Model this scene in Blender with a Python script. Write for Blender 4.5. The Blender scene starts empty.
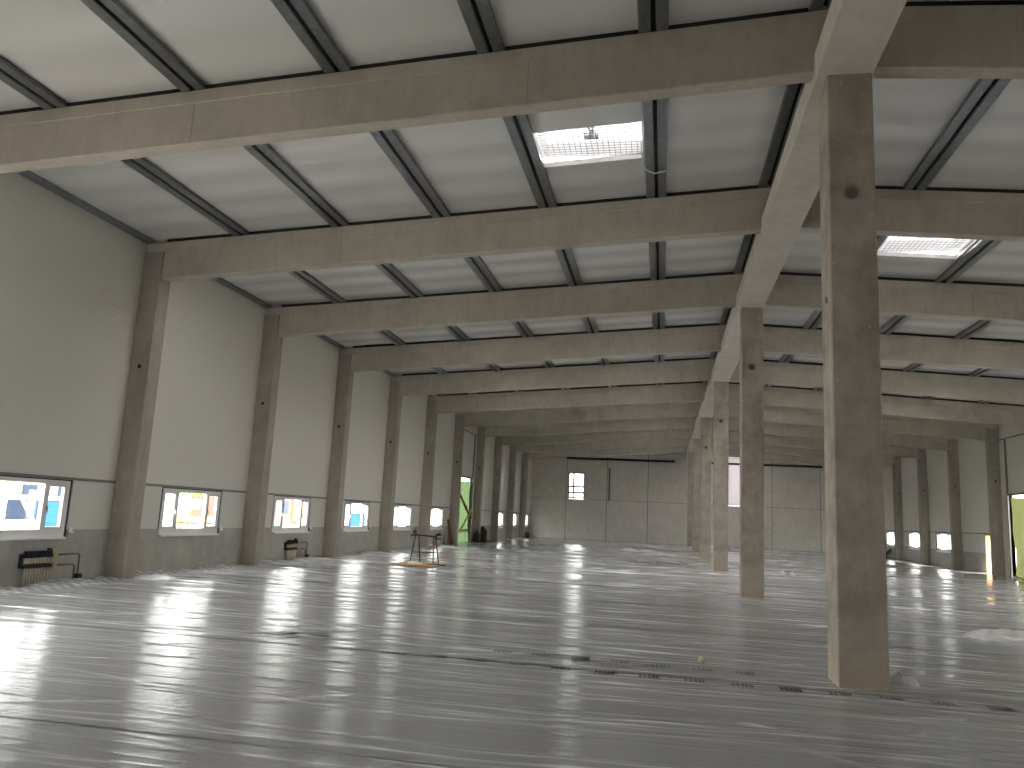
import bpy, math, random
import numpy as np
from mathutils import Matrix, Vector, noise as mnoise

scene = bpy.context.scene
C = scene.collection
random.seed(7)
RNG = np.random.default_rng(11)

# ------------------------------------------------------------------ camera
CAM_H = 1.7
FPX, PITCH, YAW, ROLL = 792.77, 0.1655, 0.1931, 0.0490
Fv = Vector((-math.sin(YAW)*math.cos(PITCH), math.cos(YAW)*math.cos(PITCH), math.sin(PITCH)))
Rv = Vector((math.cos(YAW), math.sin(YAW), 0)); Uv = Rv.cross(Fv)
R2 = Rv*math.cos(ROLL)+Uv*math.sin(ROLL); U2 = -Rv*math.sin(ROLL)+Uv*math.cos(ROLL)
cd = bpy.data.cameras.new('camera'); cam = bpy.data.objects.new('camera', cd); C.objects.link(cam)
cd.sensor_width = 36.0; cd.sensor_fit = 'HORIZONTAL'; cd.lens = FPX*36.0/1024.0
cd.clip_start = 0.05; cd.clip_end = 600
cam.matrix_world = Matrix(((R2.x, U2.x, -Fv.x, 0), (R2.y, U2.y, -Fv.y, 0), (R2.z, U2.z, -Fv.z, CAM_H), (0, 0, 0, 1)))
scene.camera = cam

# ------------------------------------------------------------------ world, sun, exposure
SKY = 3.0
w = bpy.data.worlds.new('sky'); scene.world = w; w.use_nodes = True
nt = w.node_tree; nt.nodes.clear()
wo = nt.nodes.new('ShaderNodeOutputWorld'); bg = nt.nodes.new('ShaderNodeBackground')
bg.inputs['Color'].default_value = (1.0, 0.985, 0.955, 1); bg.inputs['Strength'].default_value = SKY
nt.links.new(bg.outputs[0], wo.inputs[0])
sd = bpy.data.lights.new('sun', 'SUN'); sd.energy = 6.0; sd.angle = math.radians(2.0); sd.color = (1.0, 0.94, 0.84)
sun = bpy.data.objects.new('sun', sd); C.objects.link(sun)
sun.rotation_euler = Vector((-0.60, 0.26, -0.76)).to_track_quat('-Z', 'Y').to_euler()
scene.view_settings.view_transform = 'Standard'; scene.view_settings.look = 'None'
scene.view_settings.gamma = 1.0; scene.view_settings.use_curve_mapping = False
scene.view_settings.exposure = 2.05
cy = scene.cycles
cy.max_bounces = 16; cy.diffuse_bounces = 12; cy.glossy_bounces = 5; cy.transmission_bounces = 8; cy.transparent_max_bounces = 12
cy.sample_clamp_indirect = 12.0; cy.use_denoising = True
cy.caustics_reflective = False; cy.caustics_refractive = False

# ------------------------------------------------------------------ measures of the hall (metres)
Y0, S = 9.748, 5.548
def Yk(k): return Y0+S*k
XL, XR = -11.578, 16.318           # inner faces of the long walls
GX0, GX1 = 1.81, 2.50              # centre line girder / columns
RX = 2.2
SL, SR = 0.0686, 0.0655
YB = 70.9                          # back wall
YN = -12.5                         # wall behind the photographer
DK = 0.085                         # purlin height between beam top and roof deck
def zr(x): return 8.32+DK-(SL*(RX-x) if x < RX else SR*(x-RX))
BD = 0.835+DK                         # beam depth
def zs(x): return zr(x)-BD
GZ = 7.378                         # girder underside
WA, WB = 1.75, 4.25                # window span inside a bay
WZ0, WZ1 = 0.92, 1.97
ORD = ['first', 'second', 'third', 'fourth', 'fifth', 'sixth', 'seventh', 'eighth', 'ninth', 'tenth', 'eleventh', 'twelfth',
       'thirteenth', 'fourteenth', 'fifteenth', 'sixteenth', 'seventeenth', 'eighteenth', 'nineteenth', 'twentieth']

# ------------------------------------------------------------------ materials
def mat(name, col, rough=0.6, metal=0.0, spec=0.5):
    m = bpy.data.materials.new(name); m.use_nodes = True
    b = m.node_tree.nodes['Principled BSDF']
    b.inputs['Base Color'].default_value = (*col, 1); b.inputs['Roughness'].default_value = rough
    b.inputs['Metallic'].default_value = metal; b.inputs['Specular IOR Level'].default_value = spec
    return m
def nd(m, t, **kw):
    n = m.node_tree.nodes.new(t)
    for k, v in kw.items(): setattr(n, k, v)
    return n
def lk(m, a, b): m.node_tree.links.new(a, b)
def bsdf(m): return m.node_tree.nodes['Principled BSDF']
def obj_coord(m, scale=(1, 1, 1), loc=(0, 0, 0)):
    tc = nd(m, 'ShaderNodeTexCoord'); mp = nd(m, 'ShaderNodeMapping')
    mp.inputs['Scale'].default_value = scale; mp.inputs['Location'].default_value = loc
    lk(m, tc.outputs['Object'], mp.inputs['Vector']); return mp.outputs['Vector']
def ramp(m, fac, stops):
    r = nd(m, 'ShaderNodeValToRGB'); el = r.color_ramp.elements
    while len(el) < len(stops): el.new(0.5)
    for e, (p, c) in zip(el, stops): e.position = p; e.color = (*c, 1) if len(c) == 3 else c
    lk(m, fac, r.inputs['Fac']); return r.outputs['Color']
def noise(m, vec, scale, detail=4, rough=0.6):
    n = nd(m, 'ShaderNodeTexNoise'); n.inputs['Scale'].default_value = scale
    n.inputs['Detail'].default_value = detail; n.inputs['Roughness'].default_value = rough
    lk(m, vec, n.inputs['Vector']); return n.outputs['Fac']
def bump(m, h, strength=0.2, dist=0.01, normal=None):
    b = nd(m, 'ShaderNodeBump'); b.inputs['Strength'].default_value = strength; b.inputs['Distance'].default_value = dist
    lk(m, h, b.inputs['Height'])
    if normal is not None: lk(m, normal, b.inputs['Normal'])
    return b.outputs['Normal']
def concrete(name, base, var=0.16, specks=False, rough=0.8, streak=True):
    m = mat(name, base, rough, 0, 0.3)
    v = obj_coord(m)
    lo = tuple(c*(1-var) for c in base); hi = tuple(min(1, c*(1+var)) for c in base)
    c1 = ramp(m, noise(m, v, 1.6, 6, 0.62), [(0.30, lo), (0.52, base), (0.75, hi)])
    mix = nd(m, 'ShaderNodeMix', data_type='RGBA', blend_type='MULTIPLY'); mix.inputs['Factor'].default_value = 1.0
    c2 = ramp(m, noise(m, obj_coord(m, (1, 1, 0.25)), 7.0, 5, 0.7), [(0.35, (0.92,)*3), (0.7, (1.05,)*3)])
    lk(m, c1, mix.inputs['A']); lk(m, c2, mix.inputs['B']); col = mix.outputs['Result']
    if specks:
        vo = nd(m, 'ShaderNodeTexVoronoi'); vo.inputs['Scale'].default_value = 7.0; lk(m, v, vo.inputs['Vector'])
        sp = ramp(m, vo.outputs['Distance'], [(0.0, (1, 1, 1)), (0.07, (1, 1, 1)), (0.11, (0, 0, 0))])
        gate = ramp(m, noise(m, v, 1.1, 2), [(0.5, (0, 0, 0)), (0.58, (0.8, 0.8, 0.8))])
        g = nd(m, 'ShaderNodeMix', data_type='RGBA', blend_type='MULTIPLY'); g.inputs['Factor'].default_value = 1
        lk(m, sp, g.inputs['A']); lk(m, gate, g.inputs['B'])
        mx = nd(m, 'ShaderNodeMix', data_type='RGBA'); lk(m, g.outputs['Result'], mx.inputs['Factor'])
        lk(m, col, mx.inputs['A']); mx.inputs['B'].default_value = (0.72, 0.70, 0.66, 1); col = mx.outputs['Result']
    lk(m, col, bsdf(m).inputs['Base Color'])
    lk(m, bump(m, noise(m, v, 60, 3), 0.15, 0.004), bsdf(m).inputs['Normal'])
    return m
M_BEAM = concrete('beam_concrete', (0.49, 0.447, 0.38), 0.11)
M_COL = concrete('column_concrete', (0.38, 0.345, 0.295), 0.16)
M_MID = concrete('centre_column_concrete', (0.40, 0.36, 0.31), 0.32, specks=True)
def foot_stain(m, h=0.50):
    tc = nd(m, 'ShaderNodeTexCoord'); sp = nd(m, 'ShaderNodeSeparateXYZ'); lk(m, tc.outputs['Object'], sp.inputs[0])
    ad = nd(m, 'ShaderNodeMath', operation='MULTIPLY_ADD'); lk(m, noise(m, tc.outputs['Object'], 3.0, 4), ad.inputs[0]); ad.inputs[1].default_value = 0.7; lk(m, sp.outputs['Z'], ad.inputs[2])
    mr = nd(m, 'ShaderNodeMapRange'); mr.inputs['From Min'].default_value = h; mr.inputs['From Max'].default_value = h+0.35; mr.inputs['To Min'].default_value = 0.36; mr.inputs['To Max'].default_value = 0.0
    lk(m, ad.outputs[0], mr.inputs['Value'])
    old = bsdf(m).inputs['Base Color'].links[0].from_socket
    mx = nd(m, 'ShaderNodeMix', data_type='RGBA'); lk(m, mr.outputs[0], mx.inputs['Factor']); lk(m, old, mx.inputs['A']); mx.inputs['B'].default_value = (0.50, 0.39, 0.25, 1)
    lk(m, mx.outputs['Result'], bsdf(m).inputs['Base Color'])
foot_stain(M_MID)
M_GIRD = concrete('girder_concrete', (0.60, 0.565, 0.505), 0.08)
M_PLINTH = concrete('plinth_concrete', (0.40, 0.385, 0.345), 0.14)
M_BACKW = concrete('back_wall_concrete', (0.66, 0.63, 0.585), 0.08)
M_SLAB = concrete('slab_concrete', (0.30, 0.30, 0.295), 0.10)

# white sandwich panels with fine horizontal ribs
def panel_mat(name, col, axis='Z', period=0.12, strength=0.17):
    m = mat(name, col, 0.42, 0, 0.4)
    tc = nd(m, 'ShaderNodeTexCoord')
    wv = nd(m, 'ShaderNodeTexWave', bands_direction=axis); wv.inputs['Scale'].default_value = 2*math.pi/20.0/period
    wv.inputs['Distortion'].default_value = 0.0
    lk(m, tc.outputs['Object'], wv.inputs['Vector'])
    n1 = bump(m, wv.outputs['Fac'], strength, 0.006)
    lk(m, n1, bsdf(m).inputs['Normal'])
    return m, wv
M_PANEL, _ = panel_mat('wall_panel_white', (0.64, 0.62, 0.565))
M_PANELB, _ = panel_mat('lower_panel_white', (0.61, 0.595, 0.55), period=0.25, strength=0.1)
# steel roof deck underside: off-white enamel with slight ripples across the purlins
M_DECK = mat('roof_deck_white', (0.66, 0.655, 0.64), 0.24, 0, 0.9)
vv = obj_coord(M_DECK, (0.10, 1.0, 0.1))
hN = noise(M_DECK, vv, 2.0, 2, 0.5)
tc = nd(M_DECK, 'ShaderNodeTexCoord'); wv = nd(M_DECK, 'ShaderNodeTexWave', bands_direction='Y')
wv.inputs['Scale'].default_value = 2*math.pi/20.0/1.0; wv.wave_profile = 'SIN'; wv.inputs['Distortion'].default_value = 0.15
lk(M_DECK, tc.outputs['Object'], wv.inputs['Vector'])
n1 = bump(M_DECK, hN, 0.30, 0.05); n2 = bump(M_DECK, wv.outputs['Fac'], 1.0, 0.03, n1)
lk(M_DECK, n2, bsdf(M_DECK).inputs['Normal'])

M_STEEL = mat('galvanised_steel', (0.30, 0.325, 0.335), 0.30, 0.75, 0.5)
lk(M_STEEL, ramp(M_STEEL, noise(M_STEEL, obj_coord(M_STEEL), 9, 3), [(0.3, (0.19, 0.205, 0.21)), (0.7, (0.26, 0.275, 0.28))]), bsdf(M_STEEL).inputs['Base Color'])
M_STAND = mat('dark_stand_steel', (0.055, 0.055, 0.055), 0.5, 0.3)
M_SEAM = mat('seam_grey', (0.30, 0.275, 0.235), 0.8)
M_BLACK = mat('black_rubber_and_shade', (0.018, 0.018, 0.018), 0.7)  # also paints the shade in roof gaps and purlin slots
M_DARKST = mat('dark_steel', (0.21, 0.21, 0.20), 0.5, 0.3)
M_PVC = mat('white_pvc', (0.72, 0.71, 0.70), 0.35)
M_WHITE = mat('white_paint', (0.78, 0.78, 0.77), 0.4)
M_WOOD = mat('pale_timber', (0.50, 0.34, 0.16), 0.7)
lk(M_WOOD, ramp(M_WOOD, noise(M_WOOD, obj_coord(M_WOOD, (1, 1, 6)), 6, 4), [(0.3, (0.40, 0.26, 0.11)), (0.7, (0.58, 0.41, 0.20))]), bsdf(M_WOOD).inputs['Base Color'])
M_BROWN = mat('brown_timber', (0.16, 0.085, 0.035), 0.75)
M_BRASS = mat('brass', (0.55, 0.40, 0.16), 0.35, 0.9)
M_CHROME = mat('nickel', (0.6, 0.6, 0.58), 0.3, 0.9)
M_PIPE = mat('cream_pipe', (0.55, 0.51, 0.38), 0.5)
M_COPPER = mat('brown_pipe', (0.17, 0.115, 0.085), 0.5)
M_NAVY = mat('dark_blue_plastic', (0.008, 0.012, 0.02), 0.6, 0, 0.2)
M_MAROON = mat('dark_red_plastic', (0.05, 0.010, 0.014), 0.5, 0, 0.3)
M_INK = mat('black_print', (0.02, 0.02, 0.02), 0.5)
M_BALL = mat('pale_yellow_plastic', (0.80, 0.76, 0.50), 0.45)
def glass_mat():
    m = bpy.data.materials.new('window_glass'); m.use_nodes = True; t = m.node_tree; t.nodes.clear()
    o = t.nodes.new('ShaderNodeOutputMaterial'); a = t.nodes.new('ShaderNodeBsdfTransparent'); g = t.nodes.new('ShaderNodeBsdfGlossy')
    a.inputs['Color'].default_value = (0.95, 0.97, 0.97, 1); g.inputs['Roughness'].default_value = 0.02
    mx = t.nodes.new('ShaderNodeMixShader'); mx.inputs[0].default_value = 0.06
    t.links.new(a.outputs[0], mx.inputs[1]); t.links.new(g.outputs[0], mx.inputs[2]); t.links.new(mx.outputs[0], o.inputs[0])
    return m
M_GLASS = glass_mat()
def translucent(name, col, tcol, fac, rough=0.6):
    m = bpy.data.materials.new(name); m.use_nodes = True; t = m.node_tree; t.nodes.clear()
    o = t.nodes.new('ShaderNodeOutputMaterial'); d = t.nodes.new('ShaderNodeBsdfDiffuse'); r = t.nodes.new('ShaderNodeBsdfTranslucent')
    d.inputs['Color'].default_value = (*col, 1); r.inputs['Color'].default_value = (*tcol, 1)
    mx = t.nodes.new('ShaderNodeMixShader'); mx.inputs[0].default_value = fac
    t.links.new(d.outputs[0], mx.inputs[1]); t.links.new(r.outputs[0], mx.inputs[2]); t.links.new(mx.outputs[0], o.inputs[0])
    return m
M_OPAL = translucent('opal_dome', (0.8, 0.8, 0.82), (0.92, 0.92, 0.95), 0.75)
M_TARP = translucent('green_tarpaulin', (0.16, 0.26, 0.10), (0.062, 0.098, 0.046), 0.62)
M_TARPY = translucent('yellow_green_tarpaulin', (0.20, 0.26, 0.07), (0.042, 0.048, 0.020), 0.62)
M_LIGHTP = translucent('translucent_panel', (0.75, 0.74, 0.75), (0.42, 0.40, 0.42), 0.6)
M_OPAL_DIM = translucent('dimmed_opal_dome', (0.8, 0.8, 0.82), (0.16, 0.158, 0.17), 0.75)  # opal dome dimmed in its colour so the seen ones glow less
# clear film over the grey slab: grey, glossy, finely wrinkled along the hall's width
M_FILM = mat('plastic_film', (0.31, 0.31, 0.305), 0.13, 0, 0.35)
bsdf(M_FILM).inputs['IOR'].default_value = 1.32
bsdf(M_FILM).inputs['Coat Weight'].default_value = 0.12; bsdf(M_FILM).inputs['Coat Roughness'].default_value = 0.03; bsdf(M_FILM).inputs['Coat IOR'].default_value = 1.5
v1 = obj_coord(M_FILM, (0.14, 8.0, 1)); v2 = obj_coord(M_FILM, (0.35, 7.0, 1)); v3 = obj_coord(M_FILM)
f1 = noise(M_FILM, v1, 2.2, 5, 0.62)
f2 = nd(M_FILM, 'ShaderNodeTexNoise'); f2.noise_type = 'RIDGED_MULTIFRACTAL'
f2.inputs['Scale'].default_value = 1.3; f2.inputs['Detail'].default_value = 3; lk(M_FILM, v2, f2.inputs['Vector'])
nA = bump(M_FILM, f1, 0.26, 0.022); nB = bump(M_FILM, f2.outputs['Fac'], 0.14, 0.008, nA)
lk(M_FILM, nB, bsdf(M_FILM).inputs['Normal']); lk(M_FILM, nB, bsdf(M_FILM).inputs['Coat Normal'])
fcol = (ramp(M_FILM, noise(M_FILM, v3, 0.55, 4), [(0.3, (0.355, 0.36, 0.366)), (0.7, (0.41, 0.415, 0.42))]))
at = nd(M_FILM, 'ShaderNodeAttribute'); at.attribute_name = 'crease_glint'
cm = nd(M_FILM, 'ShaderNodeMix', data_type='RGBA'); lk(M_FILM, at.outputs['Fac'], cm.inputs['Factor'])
lk(M_FILM, fcol, cm.inputs['A']); cm.inputs['B'].default_value = (0.93, 0.93, 0.94, 1); lk(M_FILM, cm.outputs['Result'], bsdf(M_FILM).inputs['Base Color'])  # folds whitened: milky film with highlight lines painted in
rr = nd(M_FILM, 'ShaderNodeMapRange'); rr.inputs['To Min'].default_value = 0.07; rr.inputs['To Max'].default_value = 0.20
lk(M_FILM, noise(M_FILM, obj_coord(M_FILM, (0.3, 2.0, 1)), 1.5, 4), rr.inputs['Value']); lk(M_FILM, rr.outputs[0], bsdf(M_FILM).inputs['Roughness'])
M_CRUMPLE = mat('crumpled_clear_plastic', (0.56, 0.56, 0.565), 0.25, 0, 0.6)
# outdoors
M_GROUND = concrete('sandy_ground', (0.44, 0.42, 0.38), 0.15)
M_BLUE = mat('bright_blue_plastic', (0.002, 0.07, 0.30), 0.4)
M_VAN = mat('white_van_paint', (0.75, 0.76, 0.78), 0.25)
M_SCREEN = mat('grey_blue_windscreen', (0.022, 0.034, 0.06), 0.3, 0, 0.12)
M_REDL = mat('red_lamp', (0.55, 0.03, 0.04), 0.3)
M_TYRE = mat('tyre', (0.02, 0.02, 0.02), 0.8)
M_RENDER = mat('beige_render', (0.22, 0.19, 0.14), 0.8)
M_BRICK = mat('red_brick', (0.20, 0.085, 0.07), 0.85)
M_YELLOW = mat('yellow_door', (0.55, 0.36, 0.05), 0.5)
M_LEAF = mat('green_leaves', (0.16, 0.34, 0.04), 0.6)
M_ROOFT = mat('grey_roof', (0.15, 0.14, 0.14), 0.8)

# ------------------------------------------------------------------ mesh helpers
class MB:
    def __init__(s): s.v = []; s.f = []; s.mi = []
    def add(s, vs, fs, mi=0):
        o = len(s.v); s.v += [tuple(q) for q in vs]; s.f += [tuple(i+o for i in f) for f in fs]; s.mi += [mi]*len(fs); return s
    def box(s, x0, x1, y0, y1, z0, z1, mi=0):
        return s.add([(x0, y0, z0), (x1, y0, z0), (x1, y1, z0), (x0, y1, z0), (x0, y0, z1), (x1, y0, z1), (x1, y1, z1), (x0, y1, z1)],
                     [(0, 3, 2, 1), (4, 5, 6, 7), (0, 1, 5, 4), (1, 2, 6, 5), (2, 3, 7, 6), (3, 0, 4, 7)], mi)
    def prism(s, rings, mi=0, caps=True):
        n = len(rings[0]); vs = [p for r in rings for p in r]; fs = []
        for i in range(len(rings)-1):
            for j in range(n):
                a = i*n+j; b = i*n+(j+1) % n; fs.append((a, b, b+n, a+n))
        if caps: fs.append(tuple(range(n-1, -1, -1))); fs.append(tuple(range((len(rings)-1)*n, len(rings)*n)))
        return s.add(vs, fs, mi)
    def chbox(s, x0, x1, y0, y1, z0, z1, c=0.015, mi=0):     # vertical post with chamfered arrises
        sec = [(x0+c, y0), (x1-c, y0), (x1, y0+c), (x1, y1-c), (x1-c, y1), (x0+c, y1), (x0, y1-c), (x0, y0+c)]
        return s.prism([[(x, y, z0) for x, y in sec], [(x, y, z1) for x, y in sec]], mi)
    def tube(s, pts, r, n=8, mi=0):
        pts = [Vector(p) for p in pts]; rings = []
        rs = r if isinstance(r, (list, tuple)) else [r]*len(pts)
        up = None
        for i, p in enumerate(pts):
            d = (pts[min(i+1, len(pts)-1)]-pts[max(i-1, 0)]).normalized()
            if up is None:
                up = Vector((0, 0, 1)) if abs(d.z) < 0.9 else Vector((1, 0, 0))
            a = d.cross(up).normalized(); b = a.cross(d).normalized(); up = b
            rings.append([p+(a*math.cos(2*math.pi*j/n)+b*math.sin(2*math.pi*j/n))*rs[i] for j in range(n)])
        return s.prism(rings, mi)
    def beam_between(s, a, b, wd, ht, mi=0, up=(0, 0, 1)):
        a = Vector(a); b = Vector(b); d = (b-a).normalized(); u = Vector(up)
        sx = d.cross(u).normalized()*wd/2; sz = sx.normalized().cross(d).normalized()*ht/2
        return s.prism([[p-sx-sz, p+sx-sz, p+sx+sz, p-sx+sz] for p in (a, b)], mi)
    def grid(s, xs, ys, Z, mi=0):
        nx, ny = len(xs), len(ys)
        X, Y = np.meshgrid(xs, ys, indexing='ij')
        vs = np.stack([X, Y, Z], -1).reshape(-1, 3)
        i, j = np.meshgrid(np.arange(nx-1), np.arange(ny-1), indexing='ij'); a = (i*ny+j).ravel()
        fs = np.stack([a, a+ny, a+ny+1, a+1], 1)
        o = len(s.v); s.v += vs.tolist(); s.f += (fs+o).tolist(); s.mi += [mi]*len(fs); return s
    def build(s, name, m, parent=None, smooth=False, origin=None):
        me = bpy.data.meshes.new(name)
        vs = s.v
        if origin is not None: vs = [(x-origin[0], y-origin[1], z-origin[2]) for x, y, z in s.v]
        me.from_pydata(vs, [], s.f); me.update()
        for mm in (m if isinstance(m, (list, tuple)) else [m]): me.materials.append(mm)
        if len(me.materials) > 1: me.polygons.foreach_set('material_index', s.mi)
        if smooth: me.polygons.foreach_set('use_smooth', [True]*len(me.polygons))
        o = bpy.data.objects.new(name, me); C.objects.link(o)
        if parent is not None: o.parent = parent
        if origin is not None: o.location = origin
        return o
def tag(o, label=None, cat=None, group=None, kind=None):
    if label: o['label'] = label
    if cat: o['category'] = cat
    if group: o['group'] = group
    if kind: o['kind'] = kind
    return o
def empty(name, loc, label, cat, group=None):
    o = bpy.data.objects.new(name, None); C.objects.link(o); o.location = loc; o.empty_display_size = 0.2
    return tag(o, label, cat, group)
def struct(o, label=None):
    o['kind'] = 'structure'
    if label: o['label'] = label
    return o
def copy_tree(o, parent=None):
    c = o.copy(); C.objects.link(c)
    if parent is not None: c.parent = parent
    for ch in list(o.children): copy_tree(ch, c)
    return c

# ------------------------------------------------------------------ ground, floor slab
struct(MB().box(-90, 80, -60, 160, -0.45, -0.25).build('ground', M_GROUND), 'pale sandy ground outside the hall')
struct(MB().box(XL-0.4, XR+0.4, YN-0.3, YB+0.4, -0.24, -0.03).build('floor', M_SLAB), 'grey concrete floor slab under the plastic film')

# ------------------------------------------------------------------ long walls
WT = 0.16
GATE_L = {6: (0.55, 4.87, 3.85), -1: (0.8, 4.95, 4.5)}     # gate openings by bay: from, to, height; unseen near gate added for light
GATE_R = {5: (0.55, 4.71, 3.85)}
DOOR_R = {6: (1.15, 2.28, 2.0)}
NOWIN_L = {7}
KS = list(range(-4, 11))
wcount = [0]
def wall_side(side):
    X = XL if side < 0 else XR
    def bx(mb, a, b, y0, y1, z0, z1, mi=0):      # a, b measured outwards from the inner face
        x0, x1 = sorted((X+side*a, X+side*b)); mb.box(x0, x1, y0, y1, z0, z1, mi)
    up, lo, pl, rail = MB(), MB(), MB(), MB()
    gates = GATE_L if side < 0 else GATE_R
    for k in KS:
        a, b = Yk(k), Yk(k+1) if k < 10 else YB
        if k == -4: a = YN
        top = zr(X)+0.05
        if k in gates:
            g0, g1, gh = a+gates[k][0], a+gates[k][1], gates[k][2]
            bx(up, 0, WT, a, b, gh, top); bx(up, 0, WT, a, g0, 0, gh); bx(up, 0, WT, g1, b, 0, gh)
            bx(rail, -0.02, 0.0, a+0.4, b, 6.57, 6.64)
            continue
        bx(up, 0, WT, a, b, 2.045, top)
        bx(rail, -0.02, 0.04, a+0.4, b, 1.99, 2.045)
        if k in DOOR_R and side > 0:
            d0, d1, dh = a+DOOR_R[k][0], a+DOOR_R[k][1], DOOR_R[k][2]
            for q0, q1 in ((a, d0), (d1, b)):
                bx(lo, 0, WT, q0, q1, 1.02, 1.99); bx(pl, -0.03, 0.2, q0, q1, -0.24, 1.02)
        elif (side < 0 and k in NOWIN_L) or k < -3:
            bx(lo, 0, WT, a, b, 1.02, 1.99); bx(pl, -0.03, 0.2, a, b, -0.24, 1.02)
        else:
            p, q = a+WA-0.07, a+WB+0.07
            bx(lo, 0, WT, a, p, 1.02, 1.99); bx(lo, 0, WT, q, b, 1.02, 1.99)
            bx(pl, -0.03, 0.2, a, p, -0.24, 1.02); bx(pl, -0.03, 0.2, q, b, -0.24, 1.02); bx(pl, -0.03, 0.2, p, q, -0.24, 0.86)
    nm = 'left' if side < 0 else 'right'
    root = struct(up.build('wall_'+nm, M_PANEL), 'white ribbed sandwich panel wall on the %s side of the hall' % nm)
    tag(lo.build('lower_panels', M_PANELB, root)); tag(pl.build('plinth', M_PLINTH, root), 'grey concrete plinth')
    tag(rail.build('cladding_rail', M_DARKST, root), 'dark steel rail')
wall_side(-1); wall_side(1)

# windows: white pvc, narrow sash, wide middle light, narrow sash
def make_window(side):
    X = 0.0
    def b(mb, a, c, y0, y1, z0, z1):
        x0, x1 = sorted((side*a, side*c)); mb.box(x0, x1, y0, y1, z0, z1)
    Lw = WB-WA; f = 0.075
    fr = MB()
    b(fr, 0.0, 0.09, 0, Lw, WZ0, WZ0+f+0.03); b(fr, 0, 0.09, 0, Lw, WZ1-f, WZ1)
    for y0, y1 in ((0, f), (Lw-f, Lw), (0.56, 0.65), (1.85, 1.94)): b(fr, 0, 0.09, y0, y1, WZ0+f, WZ1-f)
    root = fr.build('window', M_PVC)
    for y0, y1 in ((f, 0.56), (1.94, Lw-f)):
        s = MB(); t = 0.05
        b(s, 0.012, 0.075, y0, y0+t, WZ0+f+0.03, WZ1-f); b(s, 0.012, 0.075, y1-t, y1, WZ0+f+0.03, WZ1-f)
        b(s, 0.012, 0.075, y0, y1, WZ0+f+0.03, WZ0+f+0.03+t); b(s, 0.012, 0.075, y0, y1, WZ1-f-t, WZ1-f)
        so = s.build('sash', M_PVC, root)
        g = MB(); b(g, 0.045, 0.05, y0+t, y1-t, WZ0+f+0.03+t, WZ1-f-t); g.build('pane', M_GLASS, so)
        h = MB(); yh = y1-t/2 if y0 < 1 else y0+t/2
        b(h, -0.012, 0.012, yh-0.014, yh+0.014, 1.40, 1.47); b(h, -0.03, -0.012, yh-0.01, yh+0.01, 1.36, 1.45); h.build('handle', M_CHROME, so)
    g = MB(); b(g, 0.045, 0.05, 0.65, 1.85, WZ0+f+0.03, WZ1-f); g.build('pane', M_GLASS, root)
    s = MB(); b(s, -0.07, 0.10, 0.0, Lw, 0.862, 0.885); b(s, -0.07, -0.05, 0.0, Lw, 0.84, 0.862); b(s, 0.0, 0.08, 0, Lw, 0.885, WZ0); s.build('sill', M_WHITE, root)
    r = MB(); b(r, 0.02, 0.14, -0.07, 0, 0.86, 1.99); b(r, 0.02, 0.14, Lw, Lw+0.07, 0.86, 1.99); b(r, 0.02, 0.14, 0, Lw, WZ1, 1.99)
    r.build('joint_strip', M_BLACK, root)
    c = MB(); b(c, -0.05, -0.03, Lw+0.08, Lw+0.17, 0.97, 1.06); b(c, -0.09, -0.03, Lw+0.08, Lw+0.17, 0.96, 0.98); c.build('fixing_bracket', M_WHITE, root)
    return root
for side in (-1, 1):
    proto = None
    gates = GATE_L if side < 0 else GATE_R
    for k in KS:
        if k in gates or k < -3 or (side < 0 and k in NOWIN_L) or (side > 0 and k in DOOR_R): continue
        if proto is None: o = proto = make_window(side)
        else: o = copy_tree(proto)
        wcount[0] += 1
        o.name = 'window_%d' % wcount[0]
        o.location = ((XL if side < 0 else XR), Yk(k)+WA, 0)
        struct(o, 'white framed three-light window in the %s wall' % ('left' if side < 0 else 'right'))
# dark lining of the gate openings and steel posts
def gate_frame(side, k, spec, num):
    X = XL if side < 0 else XR
    a = Yk(k); g0, g1, gh = a+spec[0], a+spec[1], spec[2]
    m = MB()
    def b(p, q, y0, y1, z0, z1):
        x0, x1 = sorted((X+side*p, X+side*q)); m.box(x0, x1, y0, y1, z0, z1)
    for yy in (g0-0.10, g1): b(-0.06, 0.17, yy, yy+0.10, -0.03, 6.57)
    b(-0.04, 0.17, g0, g1, gh, gh+0.08)
    struct(m.build('trim_%d' % num, M_DARKST), 'dark steel posts and lintel of the %s gate opening' % ('left' if side < 0 else 'right'))
gate_frame(-1, 6, GATE_L[6], 1); gate_frame(1, 5, GATE_R[5], 2)
# narrow open doorway in the right wall
m = MB(); d0, d1 = Yk(6)+1.15, Yk(6)+2.28
for yy in (d0, d1-0.09): m.box(XR-0.03, XR+0.21, yy, yy+0.09, -0.03, 2.0)
m.box(XR-0.03, XR+0.21, d0+0.09, d1-0.09, 1.92, 2.0)
dr = struct(m.build('door_1', M_WOOD), 'pale timber frame of an open doorway in the right wall')

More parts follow.
